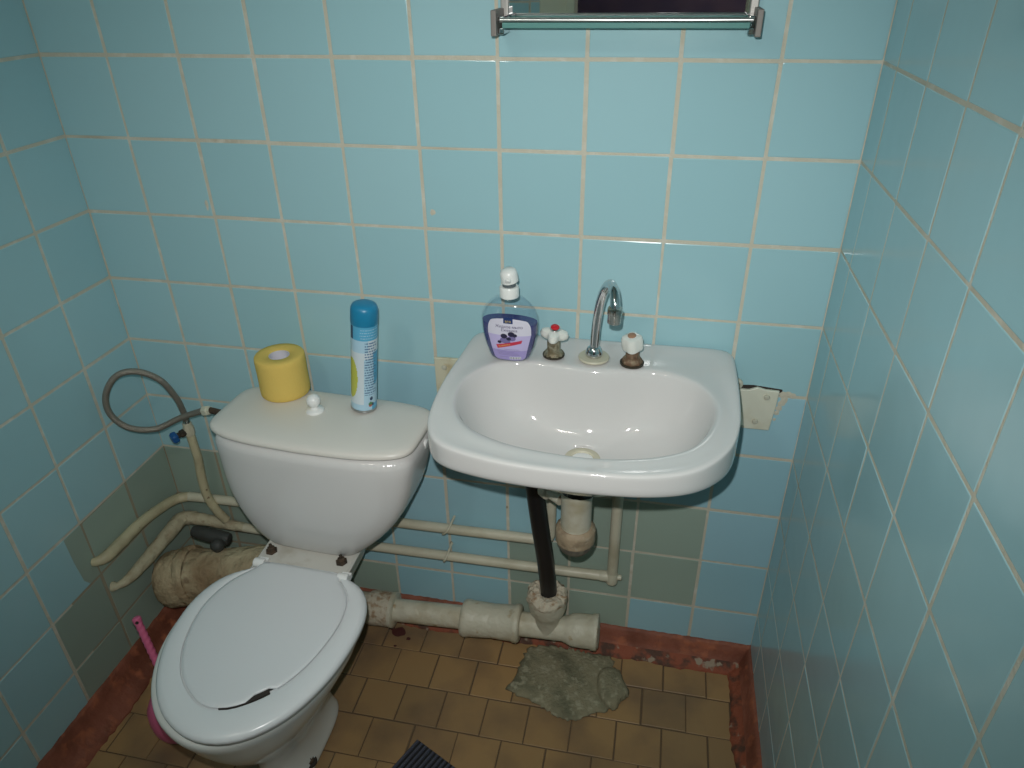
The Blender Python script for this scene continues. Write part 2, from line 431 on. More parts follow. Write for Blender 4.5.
b.box(-.1, W+.1, -3.3, .1, -.1, -.0022, 1)
for u, v, r in ((.622,-.080,.019), (.655,-.096,.006), (.628,-.125,.004), (.600,-.07,.008)):
    blob(b, pfl, u, v, r, 2, .0035, n=14)
struct(b.make('floor', ['floor_tile', 'mortar', 'stain'], smooth=False), 'brown ceramic floor tiles in staggered rows', 'floor')

# red-brown painted cement fillet along the walls
def fillet(name, p0, p1, inward, label, h=.062, dep=.052, worn=False):
    p0, p1, inw = Vector(p0), Vector(p1), Vector(inward); n = int((p1-p0).length/.012)
    rnd = random.Random(name); b = MB(); rings = []
    for i in range(n+1):
        c = p0.lerp(p1, i/n); w = rnd.uniform(-.0015,.0015); e = rnd.uniform(-.003,.003)+.003*math.sin(i*.35)
        prof = [(.0, -.01), (.0, h+w), (.004, h+w), (.010, h-.006+w), (.016, h*.62), (.026, h*.34), (.040, h*.16), (dep+e, .004), (dep+.003+e, -.01)]
        rings.append([c + inw*a + Vector((0,0,z)) for a, z in prof])
    b.loft(rings, 0)
    for q, f in enumerate(b.f):
        if len(f) == 4 and worn and (f[0] % 9) in (5, 6, 7): b.m[q] = 1
    return struct(b.make(name, ['red_paint', 'red_worn'], angle=60), label, 'baseboard')
fillet('baseboard_back', (.0,-.0005,0), (W,-.0005,0), (0,-1,0), 'red brown painted fillet along the foot of the back wall', worn=True)
fillet('baseboard_left', (.0005,-DEPTH,0), (.0005,0,0), (1,0,0), 'red brown painted fillet along the foot of the left wall', h=.068, dep=.06)
fillet('baseboard_right', (W-.0005,-DEPTH,0), (W-.0005,0,0), (-1,0,0), 'red brown painted fillet along the foot of the right wall', h=.058, dep=.05, worn=True)

# ------------------------------------------------------------------ toilet
toilet = thing('toilet', 'white ceramic toilet with closed lid and cistern against the blue tiled wall', 'toilet', (.52,-.42,0))
NA = 72
SC0 = (.518,-.47)
seat_full = [(.46,-.312),(.405,-.323),(.362,-.352),(.338,-.40),(.331,-.46),(.343,-.535),(.380,-.612),(.435,-.668),(.511,-.697),(.586,-.684),(.650,-.628),(.690,-.545),(.706,-.46),(.703,-.39),(.680,-.34),(.640,-.312),(.58,-.305)]
seat_pts = [((x-.518)*.976+.518+.005, (y+.47)*(1.002 if y < -.47 else .976)-.47+(.0 if y < -.47 else .003)) for x, y in seat_full]
lid_pts = [(.47,-.297),(.436,-.300),(.428,-.318),(.395,-.360),(.376,-.42),(.378,-.475),(.396,-.540),(.432,-.597),(.487,-.638),(.530,-.645),(.572,-.628),(.620,-.583),(.651,-.520),(.667,-.44),(.663,-.383),(.645,-.345),(.618,-.318),(.613,-.303),(.55,-.299)]
seat_o = by_angle(seat_pts, SC0, NA); rim_o = [p+Vector((-.014,.001)) for p in by_angle(seat_full, SC0, NA)]; lid_o = by_angle(lid_pts, SC0, NA)
def ring2(o, z, s=1., c=SC0): return [(c[0]+(p.x-c[0])*s, c[1]+(p.y-c[1])*s, z) for p in o]
def ringmix(a, b2, t, z): return [((p*(1-t)+q*t).x, (p*(1-t)+q*t).y, z) for p, q in zip(a, b2)]
# bowl
def oval(cx, cy, a, f, r, z, n=NA, e=2.2):
    """a half-width; f front length; r rear length"""
    out = []
    for i in range(n):
        t = 2*PI*i/n; c, s = math.cos(t), math.sin(t)
        x = a*math.copysign(abs(c)**(2/e), c); y = math.copysign(abs(s)**(2/e), s)*(r if s > 0 else f)
        out.append((cx+x, cy+y, z))
    return out
b = MB()
b.loft([oval(.508,-.41,.061,.155,.11,0,e=3.2), oval(.508,-.41,.062,.157,.11,.012,e=3.2), oval(.508,-.41,.056,.148,.105,.030,e=2.8), oval(.508,-.41,.052,.135,.10,.07,e=2.4),
        oval(.509,-.42,.060,.135,.10,.14), oval(.510,-.440,.098,.178,.12,.22), oval(.512,-.46,.138,.203,.145,.30),
        ring2(rim_o,.350,.93), ring2(rim_o,.368,.965), ring2(rim_o,.384,.992), ring2(rim_o,.399,.993), ring2(rim_o,.403,.965), ring2(rim_o,.40,.78), ring2(rim_o,.36,.70), ring2(rim_o,.28,.55), ring2(rim_o,.22,.3)], cap1=True)
b.make('bowl', 'bowl', toilet, sub=1)
# rear ledge that carries the cistern
b = MB()
def rrect(x0, x1, y0, y1, z, r=.02, n=5):
    out = []
    for cx, cy, a0 in ((x1-r,y1-r,0),(x0+r,y1-r,PI/2),(x0+r,y0+r,PI),(x1-r,y0+r,1.5*PI)):
        for k in range(n+1): out.append((cx+r*math.cos(a0+PI/2*k/n), cy+r*math.sin(a0+PI/2*k/n), z))
    return out
b.loft([rrect(.43,.588,-.33,-.12,.33), rrect(.415,.602,-.325,-.10,.38), rrect(.402,.615,-.322,-.095,.398), rrect(.399,.618,-.320,-.095,.410), rrect(.403,.614,-.318,-.098,.4145)])
b.make('ledge', 'plate', toilet)
# outlet behind the bowl
b = MB(); b.tube([(.51,-.33,.16),(.49,-.24,.19),(.462,-.17,.215),(.43,-.125,.232)], [.06,.056,.053,.053]); b.make('outlet', 'bowl', toilet)
for bx, by in ((.424,-.249),(.592,-.252)):
    b = MB(); b.lathe([(.0135,0),(.0135,.003),(.009,.004),(.0085,.011),(.004,.013),(.004,.02),(.001,.021)], (bx,by,.4145), n=6); b.make('mounting_bolt', 'rust', toilet, smooth=False)
b = MB(); b.lathe([(.011,0),(.011,.006),(.006,.007),(.0055,.012),(.001,.0125)], (.556,-.476,.028), n=12); o = b.make('floor_bolt', 'rust', toilet)
b = MB(); b.lathe([(.017,0),(.016,.004),(.010,.005)], (.556,-.476,.0235), n=16); b.make('floor_washer', 'dark', toilet)
# seat ring
b = MB()
b.loft([ringmix(seat_o,lid_o,1.12,.408), ring2(seat_o,.408,.975), ring2(seat_o,.412,.992), ring2(seat_o,.4175,.997), ring2(seat_o,.4185,1.0), ring2(seat_o,.4255,1.0), ringmix(seat_o,lid_o,.10,.4305), ringmix(seat_o,lid_o,.30,.4335), ringmix(seat_o,lid_o,.6,.4345), ringmix(seat_o,lid_o,.9,.4340), ringmix(seat_o,lid_o,.985,.4330),
        ringmix(seat_o,lid_o,1.0,.4305), ringmix(seat_o,lid_o,1.02,.4300), ringmix(seat_o,lid_o,1.15,.4300), ringmix(seat_o,lid_o,1.2,.42)], cap0=False, cap1=False)
b.make('seat', 'seat', toilet, angle=50)
# lid with a broken-out piece at the front edge
def lid_ring(s, z, notch=0.):
    out = []
    for i, p in enumerate(lid_o):
        a = math.degrees(math.atan2(p.y-SC0[1], p.x-SC0[0]))
        k = s
        if notch and -67 < a < -53: k = s-notch
        elif notch and -86 < a < -67: k = s-notch*.02
        out.append((SC0[0]+(p.x-SC0[0])*k, SC0[1]+(p.y-SC0[1])*k, z))
    return out
b = MB()
b.loft([lid_ring(.975,.4315,.06), lid_ring(.984,.4325,.06), lid_ring(.984,.4345,.06), lid_ring(.976,.4362,.06), lid_ring(.93,.4375,.03), lid_ring(.80,.4385), lid_ring(.5,.440), lid_ring(.2,.4405), lid_ring(.04,.4405)])
lid = b.make('lid', 'lid', toilet, angle=55)
b = MB()
arc = [p for p in lid_o if -87 < math.degrees(math.atan2(p.y-SC0[1], p.x-SC0[0])) < -52]
arc.sort(key=lambda p: p.x)
def arc_pt(p, full, thin):
    k = full if math.degrees(math.atan2(p.y-SC0[1], p.x-SC0[0])) > -67 else thin
    return (SC0[0]+(p.x-SC0[0])*k, SC0[1]+(p.y-SC0[1])*k)
ro = [arc_pt(p, .990, .9895) for p in arc]; ri = [arc_pt(p, .93, .983) for p in arc]
b.loft([[(x,y,.4302) for x,y in ro], [(x,y,.4345) for x,y in ro], [(x,y,.4345) for x,y in ri], [(x,y,.4302) for x,y in ri]], closed=False, cap0=False, cap1=False)
b.make('broken_edge', 'dark', lid, smooth=False)  # dark strip: the gap's shade and dirt are put into its colour
# hinge bar and two hinge lugs
for hx, hy in ((.425,-.300),(.621,-.309)):
    b = MB(); b.lathe([(.0085,-.012),(.0105,-.010),(.0105,.010),(.0085,.012)], (hx,hy,.4285), axis=(1,0,0), n=16)
    b.box(hx-.010, hx+.010, hy-.006, hy+.022, .4125, .424); b.make('hinge', 'knob', toilet, angle=40)
# cistern tank: curved trapezoid, yawed a little
YAW = math.radians(-3.0)
def cist(cx, cy, hx, hf, hr, z, bul=.016, e=5.5, n=64):
    out = []
    for i in range(n):
        t = 2*PI*i/n; c, s = math.cos(t), math.sin(t)
        x = hx*math.copysign(abs(c)**(2/e), c); y = math.copysign(abs(s)**(2/e), s)*(hr if s > 0 else hf)
        if s < 0: y -= bul*(hx/.22)**2.5*(1-(x/hx)**2)*abs(s)
        xr = x*math.cos(YAW)-y*math.sin(YAW); yr = x*math.sin(YAW)+y*math.cos(YAW)
        out.append((cx+xr, cy+yr, z))
    return out
b = MB()
secs = [(.4150,.509,.094,.046,.050),(.4155,.510,.106,.057,.055),(.419,.511,.113,.064,.058),(.440,.515,.131,.071,.062),(.480,.525,.162,.080,.070),(.530,.537,.190,.087,.077),(.580,.546,.208,.0905,.083),(.640,.554,.218,.092,.089),(.700,.558,.2225,.093,.094),(.7225,.559,.223,.0935,.096)]
b.loft([cist(cx,-.172,hx,hf,hr,z) for z,cx,hx,hf,hr in secs])
tank = b.make('cistern', 'cistern', toilet, sub=1)
b = MB()
b.loft([cist(.559,-.172,.220,.0915,.094,.7232), cist(.559,-.172,.221,.0925,.095,.7255), cist(.559,-.172,.2245,.0955,.098,.7262), cist(.559,-.172,.225,.096,.0985,.730), cist(.559,-.172,.2235,.0945,.097,.7345), cist(.559,-.172,.219,.091,.093,.7375), cist(.559,-.172,.205,.083,.084,.7402), cist(.559,-.172,.16,.066,.066,.7430), cist(.559,-.172,.09,.036,.036,.7447), cist(.559,-.172,.03,.012,.012,.7452)])
b.make('cistern_lid', 'cistern_lid', toilet, angle=60)
kn = MB(); kn.lathe([(.019,0),(.019,.003),(.017,.0055),(.010,.007),(.007,.009),(.007,.012),(.010,.0145),(.0135,.019),(.0145,.025),(.0135,.031),(.010,.036),(.005,.0388),(.0008,.0395)], (.542,-.162,.7448), n=32); kn.make('flush_knob', 'knob', toilet)
b = MB(); b.lathe([(.011,0),(.011,.004),(.009,.006),(.001,.0065)], (.776,-.164,.694), axis=(1,-.05,-.12), n=20); b.make('hole_plug', 'knob', toilet)

# ------------------------------------------------------------------ washbasin
basin = thing('washbasin', 'white ceramic washbasin hung on the blue tiled wall beside the toilet', 'washbasin', (1.11,-.22,.8))
BC = (1.108,-.235)
outer = [(.872,-.0045),(.857,-.012),(.851,-.035),(.847,-.11),(.8425,-.19),(.8435,-.28),(.854,-.355),(.884,-.403),(.947,-.427),(1.03,-.440),(1.137,-.4415),(1.227,-.432),(1.297,-.403),(1.345,-.345),(1.3665,-.275),(1.373,-.18),(1.3735,-.10),(1.372,-.035),(1.366,-.012),(1.350,-.0045),(1.23,-.0045),(1.11,-.0045),(.99,-.0045)]
inner = [(.879,-.215),(.888,-.290),(.925,-.343),(.995,-.377),(1.084,-.391),(1.157,-.390),(1.229,-.373),(1.288,-.338),(1.322,-.270),(1.326,-.200),(1.295,-.142),(1.230,-.113),(1.170,-.119),(1.106,-.127),(1.05,-.123),(1.000,-.118),(.950,-.122),(.905,-.153)]
NB = 96
oo = by_angle(outer, BC, NB); ii = by_angle(inner, BC, NB)
def topz(y): return .874 + .010*max(0, min(1, (y+.44)/.40))
def brim(t, dz, s=1.0):
    out = []
    for p, q in zip(oo, ii):
        v = p*(1-t)+q*t
        x, y = BC[0]+(v.x-BC[0])*s, BC[1]+(v.y-BC[1])*s
        g = max(0, min(1, (y+.27)/.14)); d2 = dz if dz > -.0001 or t > .9 else dz*(.35+.65*g*g*(3-2*g))
        out.append((x, min(y, -.0045), topz(y)+d2))
    return out
def apron(s, z_front, z_back):
    out = []
    for p in oo:
        x, y = BC[0]+(p.x-BC[0])*s, BC[1]+(p.y-BC[1])*s
        f = max(0, min(1, (p.y+.44)/.43))
        out.append((x, min(y,-.0045), z_front*(1-f)+z_back*f))
    return out
DR = (1.104,-.214)
def bowlring(s, z, cx=None):
    out = []
    for q in ii:
        c = Vector(DR)
        out.append((c.x+(q.x-c.x)*s, c.y+(q.y-c.y)*s, z))
    return out
def drainring(r, z, k=1.):
    out = []
    for q in ii:
        a = math.atan2(q.y-DR[1], q.x-DR[0]); out.append((DR[0]+r*math.cos(a), DR[1]+r*math.sin(a), z))
    return out
def mixr(a, b2, t): return [tuple(Vector(p)*(1-t)+Vector(q)*t) for p, q in zip(a, b2)]
rings = [drainring(.028,.70), mixr(drainring(.1,.715), bowlring(.6,.735), .5), bowlring(.86,.775), apron(.90,.828,.76), apron(.955,.830,.76), apron(.985,.833,.765), apron(.997,.840,.772), apron(1.0,.849,.80), apron(1.0,.860,.85)]
rings += [brim(.0,-.006), brim(.025,-.0015), brim(.10,.0012), brim(.22,.0002), brim(.38,-.0035), brim(.6,-.0045), brim(.82,-.0035), brim(.93,-.0038), brim(1.0,-.0065)]
rings += [bowlring(.965,.848), bowlring(.93,.828), bowlring(.88,.803), bowlring(.80,.777), bowlring(.68,.757), bowlring(.54,.745), bowlring(.40,.739), mixr(bowlring(.25,.735), drainring(.05,.7355), .6), drainring(.036,.734), drainring(.030,.732)]
b = MB(); b.loft(rings, cap0=True, cap1=True)
b.make('basin', 'ceramic', basin, sub=1)
b = MB(); b.lathe([(.033,.7345),(.0335,.7362),(.031,.7372),(.024,.7362),(.021,.7325)], (DR[0],DR[1],0), n=32, cap=False); b.make('drain_flange', 'gasket', basin)
b = MB(); b.lathe([(.0215,.7325),(.021,.7335),(.016,.735),(.004,.7356),(.001,.7356)], (DR[0],DR[1],0), n=28); b.make('drain_plug', 'knob', basin)

# mixer tap
faucet = thing('faucet', 'chrome gooseneck tap with two white handles on the back deck of the washbasin', 'faucet', (1.106,-.084,.884))
zb = .8835
b = MB(); b.lathe([(.029,-.0015),(.030,.001),(.0285,.0035),(.016,.0048),(.012,.005)], (1.106,-.086,zb), n=32); b.make('base_gasket', 'gasket', faucet)
b = MB(); b.lathe([(.0155,.0045),(.0165,.007),(.0165,.012),(.0145,.018),(.0125,.022),(.0095,.025)], (1.106,-.086,zb), n=32); b.make('spout_collar', 'chrome', faucet)
b = MB(); b.tube([(1.106,-.086,zb+.02),(1.107,-.089,.930),(1.1095,-.095,.968),(1.115,-.106,1.010),(1.1235,-.122,1.042),(1.1325,-.144,1.060),(1.1405,-.166,1.060),(1.1448,-.183,1.048),(1.1460,-.190,1.034)], [.0088,.0088,.0088,.0088,.0088,.0088,.0088,.0088,.0085], n=18, sub=8)
sp = b.make('spout', 'chrome', faucet)
b = MB(); b.lathe([(.009,.004),(.0125,.002),(.0128,-.001),(.0128,-.008),(.0118,-.009),(.0118,-.025),(.010,-.026)], (1.1461,-.1905,1.0345), axis=(.02,-.08,1), n=24); b.make('aerator', 'chrome_worn', faucet)
# hot valve
hx, hy = 1.028, -.087
b = MB(); b.lathe([(.021,-.002),(.0215,.0015),(.019,.002)], (hx,hy,zb), n=28); b.make('washer', 'rim_dark', faucet)
b = MB(); b.lathe([(.0195,.001),(.0195,.004),(.016,.008),(.0125,.010),(.0125,.028),(.0105,.032),(.009,.038)], (hx,hy,zb), n=24, lobes=12, lob_amp=.04); b.make('valve_stem', 'brass', faucet)
b = MB(); b.lathe([(.006,0),(.017,.002),(.0218,.006),(.0228,.012),(.0205,.018),(.0125,.0215),(.006,.022),(.001,.0225)], (hx,hy,zb+.0335), axis=(.10,-.12,1), n=64, lobes=4, lob_amp=.22, phase=.45)
hh = b.make('hot_handle', 'handle', faucet)
b = MB(); b.lathe([(.0100,0),(.0105,.003),(.0085,.0045)], (hx+.002,hy-.0025,zb+.0545), axis=(.10,-.12,1), n=24); b.make('cap_ring', 'chrome', hh)
b = MB(); b.lathe([(.0086,0),(.0084,.0035),(.006,.006),(.001,.007)], (hx+.0022,hy-.003,zb+.0578), axis=(.10,-.12,1), n=24); b.make('red_cap', 'red', hh)
# cold valve
hx, hy = 1.179, -.094
b = MB(); b.lathe([(.0225,-.002),(.023,.0015),(.020,.002)], (hx,hy,zb), n=28); b.make('washer', 'rim_dark', faucet)
b = MB(); b.lathe([(.0205,.001),(.0205,.005),(.0175,.011),(.013,.013),(.013,.024),(.010,.028),(.009,.032)], (hx,hy,zb), n=8); b.make('valve_stem', 'brass_red', faucet)
b = MB(); b.lathe([(.0125,0),(.0178,.004),(.0186,.008),(.0186,.025),(.0168,.030),(.0125,.032),(.001,.0325)], (hx,hy,zb+.026), axis=(-.12,-.12,1), n=32, lobes=4, lob_amp=.09, phase=.8)
ch = b.make('cold_handle', 'handle', faucet)
b = MB(); b.lathe([(.0078,0),(.0078,.0022),(.006,.0032),(.001,.0030)], (hx-.0036,hy-.0038,zb+.0576), axis=(-.12,-.12,1), n=20); b.make('screw_hole', 'peach', ch)

# wall brackets of the washbasin
br = thing('wall_bracket', 'cream steel bracket with two bolts at the right end of the washbasin', 'bracket', (1.43,-.004,.75))
b = MB()
poly = [(1.388,.797),(1.412,.797),(1.428,.804),(1.444,.800),(1.470,.799),(1.469,.765),(1.464,.706),(1.411,.706),(1.402,.75)]
b.loft([[(x,-.0035,z) for x,z in poly], [(x,-.0085,z) for x,z in poly], [(x-(x-1.43)*.03,-.0095,z-(z-.75)*.03) for x,z in poly]]); b.make('plate', 'bracket', br, smooth=False)
b = MB(); b.box(1.386, 1.405, -.06, -.0035, .740, .7465); b.make('arm', 'bracket', br, smooth=False, bevel=.001)
for x, z in ((1.448,.785),(1.434,.726)):
    b = MB(); b.lathe([(.0062,0),(.0062,.003),(.0045,.0055),(.001,.006)], (x,-.0094,z), axis=(0,-1,0), n=7); b.make('bolt', 'screw', br, smooth=False)
b = MB(); b.lathe([(.0115,0),(.0115,.005),(.006,.007),(.005,.002),(.001,.002)], (1.3875,-.0035,.808), axis=(0,-1,0), n=20); b.make('washer', 'screw', br)
br = thing('wall_bracket', 'yellowed steel bracket between the cistern and the left end of the washbasin', 'bracket', (.79,-.004,.76))
b = MB(); poly = [(.757,.809),(.835,.811),(.835,.722),(.757,.722)]
b.loft([[(x,-.0035,z) for x,z in poly], [(x,-.0085,z) for x,z in poly], [(x-(x-.79)*.03,-.0095,z-(z-.76)*.03) for x,z in poly]]); b.make('plate', 'bracket_old', br, smooth=False)
b = MB(); b.box(.822, .842, -.06, -.0035, .740, .7465); b.make('arm', 'bracket_old', br, smooth=False, bevel=.001)
for x, z in ((.779,.788),(.795,.738)):
    b = MB(); b.lathe([(.0062,0),(.0062,.003),(.0045,.0055),(.001,.006)], (x,-.0094,z), axis=(0,-1,0), n=7); b.make('bolt', 'screw', br, smooth=False)

# ------------------------------------------------------------------ liquid soap bottle
BX, BY, BZ = .9470, -.1105, .8842
bottle = thing('soap_bottle', 'clear pump bottle of purple liquid soap on the back left of the washbasin', 'bottle', (BX,BY,BZ))
prof = [(0,.034,.019),(.003,.0385,.022),(.010,.042,.024),(.030,.0485,.027),(.055,.0535,.028),(.073,.0550,.028),(.090,.0535,.0275),(.104,.0475,.026),(.114,.039,.024),(.121,.029,.021),(.126,.0205,.0175),(.129,.0165,.0155)]
def wd(z):
    for (z0,w0,d0),(z1,w1,d1) in zip(prof, prof[1:]):
        if z <= z1:
            t = (z-z0)/(z1-z0); return w0*(1-t)+w1*t, d0*(1-t)+d1*t
    return prof[-1][1:]
def front(x, z, off=0.):
    w, d_ = wd(z); q = max(0, 1-(abs(x)/w)**2.3)
    return -(d_*q**(1/2.3)) - off
def bring(w, d_, z, n=48):
    out = []
    for i in range(n):
        t = 2*PI*i/n; c, s = math.cos(t), math.sin(t)
        out.append((w*math.copysign(abs(c)**(2/2.3), c), d_*math.copysign(abs(s)**(2/2.3), s), z))
    return out
ROT = Matrix.Rotation(math.radians(-4), 4, 'Z')
def bl(p): v = ROT @ Vector(p); return (BX+v.x, BY+v.y, BZ+v.z)
def fine(z0, z1, k): return [z0+(z1-z0)*i/k for i in range(k+1)]
b = MB(); b.loft([[bl(p) for p in bring(w,d_,z)] for z,w,d_ in prof], cap1=False); b.make('bottle_body', 'clear', bottle, angle=60)
b = MB(); b.loft([[bl(p) for p in bring(wd(z)[0]-.0016, wd(z)[1]-.0016, max(z,.002))] for z in [.0015]+[p[0] for p in prof if .002 < p[0] < .073]+[.0770]]); b.make('liquid', 'liquid', bottle, angle=50)
b = MB(); b.lathe([(.0165,.125),(.0180,.126),(.0180,.1435),(.0166,.146),(.010,.1465)], (BX,BY,BZ), n=36); b.make('collar', 'pump', bottle)
b = MB(); b.lathe([(.0125,.145),(.0125,.160)], (BX,BY,BZ), n=24); b.make('pump_stem', 'pump_gap', bottle)
b = MB(); b.lathe([(.0135,-.006),(.0158,-.005),(.0162,.002),(.0160,.010),(.0148,.0155),(.0105,.0195),(.001,.0208)], (BX+.001,BY,BZ+.160), axis=(-.16,-.10,1), n=36)
b.tube([(BX+.001,BY-.008,BZ+.164),(BX+.0015,BY-.015,BZ+.1625),(BX+.0015,BY-.0185,BZ+.160)], [.0060,.0056,.0050], n=14)
hd = b.make('pump_head', 'pump', bottle)
# label: a curved patch on the front of the bottle
LZ0, LZ1 = .004, .0925
def lab_half(z):
    t = (z-LZ0)/(LZ1-LZ0)
    w = .0285+.0125*min(1,t/.62)
    if t > .72: w *= math.sqrt(max(0.0, 1-((t-.72)/.285)**2))*.45+.55
    if t > .93: w *= math.sqrt(max(0.02, 1-((t-.93)/.072)**2))
    if t < .10: w *= .80+.2*math.sqrt(max(0, 1-((.10-t)/.10)**2))
    return w
b = MB(); zs = fine(LZ0, LZ1, 44)
rows = []
for z in zs:
    w = lab_half(z); rows.append([bl((x+.005, front(x+.005, z, .0005), z)) for x in [-w+2*w*i/20 for i in range(21)]])
mis = [0 if z < .026 else (1 if z < .058 else 2) for z in zs[:-1]]
b.loft(rows, closed=False, cap0=False, cap1=False, mis=mis)
label = b.make('label', ['lab_violet', 'lab_mid', 'lab_white'], bottle)
def patch(name, m, quad, off=.0010, nx=8, nz=6, parent=label):
    """quad: four (x,z) corners bl, br, tr, tl on the bottle front"""
    b = MB(); q = [Vector(p) for p in quad]; rows = []
    for k in range(nz+1):
        rows.append([])
        for i in range(nx+1):
            s, t = i/nx, k/nz
            p = (q[0]*(1-s)+q[1]*s)*(1-t) + (q[3]*(1-s)+q[2]*s)*t
            rows[-1].append(bl((p.x, front(p.x, p.y, off), p.y)))
    b.loft(rows, closed=False, cap0=False, cap1=False); return b.make(name, m, parent)
def lettering(name, text, m, x, z, size, parent=label, off=.0013, rot=0, sx=1.):
    cu = bpy.data.curves.new(name, 'FONT'); cu.body = text; cu.size = size; cu.align_x = 'CENTER'; cu.align_y = 'CENTER'; cu.resolution_u = 3
    tmp = bpy.data.objects.new(name+'_curve', cu); COL.objects.link(tmp)
    dg = bpy.context.evaluated_depsgraph_get(); me = bpy.data.meshes.new_from_object(tmp.evaluated_get(dg))
    bpy.data.objects.remove(tmp); bpy.data.curves.remove(cu)
    c, s = math.cos(rot), math.sin(rot)
    for v in me.vertices:
        u, w = v.co.x*sx, v.co.y
        uu, ww = x+u*c-w*s, z+u*s+w*c
        v.co = bl((uu, front(uu, ww, off), ww))
    me.name = name; me.materials.clear(); me.materials.append(M[m])
    o = bpy.data.objects.new(name, me); COL.objects.link(o); o.parent = parent
    pp = Vector((0,0,0)); q = parent
    o.matrix_parent_inverse = Matrix.Translation(-Vector(bottle.location)) if parent is bottle else Matrix.Identity(4)
    return o
patch('logo_patch', 'navy', [(-.0045,.0830),(.0135,.0830),(.0135,.0945),(-.0045,.0945)], off=.0010)
lettering('logo_lettering', 'aro', 'gold', .0045, .0878, .0082, sx=1.05)
lettering('label_lettering', 'Жидкое мыло', 'ink', .006, .0762, .0080, sx=.96)
lettering('label_lettering', 'Ежевика', 'ink', .0065, .0690, .0076, sx=.98)
for x, z, r, m in ((-.004,.0480,.0078,'berry_light'),(.002,.0455,.0070,'berry_light'),(.0115,.0530,.0074,'berry_light'),(-.0035,.0570,.0066,'berry'),(.0105,.0618,.0066,'berry'),(.0170,.0595,.0046,'berry'),(-.0125,.0440,.0040,'berry'),(.0055,.0520,.0046,'berry')):
    b = MB(); n = 14
    ps = [bl((x+math.cos(2*PI*k/n)*r, front(x+math.cos(2*PI*k/n)*r, z+math.sin(2*PI*k/n)*r*.75, .0012 if m == 'berry_light' else .0014), z+math.sin(2*PI*k/n)*r*.75)) for k in range(n)]
    b.add(ps, [tuple(range(n))]); b.make('berry_picture', m, label, smooth=False)
patch('banner', 'banner', [(-.0165,.0300),(.0290,.0435),(.0310,.0500),(-.0195,.0375)], off=.0016)
lettering('banner_lettering', 'Ежевика', 'gold', -.003, .0378, .0046, off=.0020, rot=.28, sx=1.2)
for z, x0, x1 in ((.0285,-.004,.024),(.0255,-.018,.027),(.0222,-.018,.014),(.0192,-.017,.022),(.0162,-.016,.024),(.0110,-.013,.003)):
    patch('small_print', 'ink_soft', [(x0,z),(x1,z),(x1,z+.0009),(x0,z+.0009)], off=.0010, nz=1)
patch('barcode_patch', 'label_blank', [(.006,.0068),(.027,.0068),(.027,.0128),(.006,.0128)], off=.0010)
for k, x in enumerate((.0075,.0092,.0115,.0128,.0152,.0168,.0185,.0210,.0225,.0246)):
    w = .0006 if k % 3 else .0011
    patch('barcode_line', 'ink', [(x,.0075),(x+w,.0075),(x+w,.0122),(x,.0122)], off=.0013, nx=1, nz=2)

def absorb(o, kids):
    """printing belongs to the label's own surface: fold the print meshes into it"""
    bm = bmesh.new(); bm.from_mesh(o.data)
    for k in kids:
        n0 = len(bm.faces); bm.from_mesh(k.data); bm.faces.ensure_lookup_table()
        base = len(o.data.materials); o.data.materials.append(k.data.materials[0])
        for f in bm.faces[n0:]: f.material_index = base
    bm.to_mesh(o.data); bm.free()
    for k in kids:
        me = k.data; bpy.data.objects.remove(k); bpy.data.meshes.remove(me)
bpy.context.view_layer.update()
absorb(label, [o for o in list(bpy.data.objects) if o.parent is label])

# ------------------------------------------------------------------ things on the cistern
roll = thing('toilet_paper_roll', 'yellow toilet paper roll standing on the cistern lid', 'toilet paper', (.445,-.098,.7435))
b = MB(); b.lathe([(.0215,.002),(.0500,.0),(.0520,.003),(.0525,.012),(.0520,.045),(.0525,.078),(.0518,.087),(.050,.0895),(.040,.0900),(.0245,.0893),(.0215,.087),(.0210,.004)], (.445,-.098,.7458), n=48, cap=False)
b.make('tissue', 'paper', roll, angle=60)
b = MB(); b.lathe([(.0215,.003),(.0215,.0875),(.0200,.0875),(.0200,.003)], (.445,-.098,.7458), n=36); b.make('core', 'core', roll)
b = MB(); b.lathe([(.0198,.055),(.012,.063),(.001,.066)], (.445,-.098,.7458), n=24, cap=False); b.make('tucked_tissue', 'core', roll)

can = thing('spray_can', 'slim blue and white air freshener can standing on the right of the cistern lid', 'spray can', (.637,-.134,.7435))
CA = Vector((.122,.01,1)).normalized(); CQ = Vector((0,0,1)).rotation_difference(CA); CB = Vector((.638,-.132,.7476))
b = MB(); NA2, NZ = 120, 130; H0, H1 = .006, .199
rings = []; R = .0262
for k in range(NZ+1):
    h = H0+(H1-H0)*k/NZ
    rings.append([CB + CQ @ Vector((R*math.cos(2*PI*i/NA2), R*math.sin(2*PI*i/NA2), h)) for i in range(NA2)])
o = len(b.v); b.loft(rings, 0, cap0=False, cap1=False)
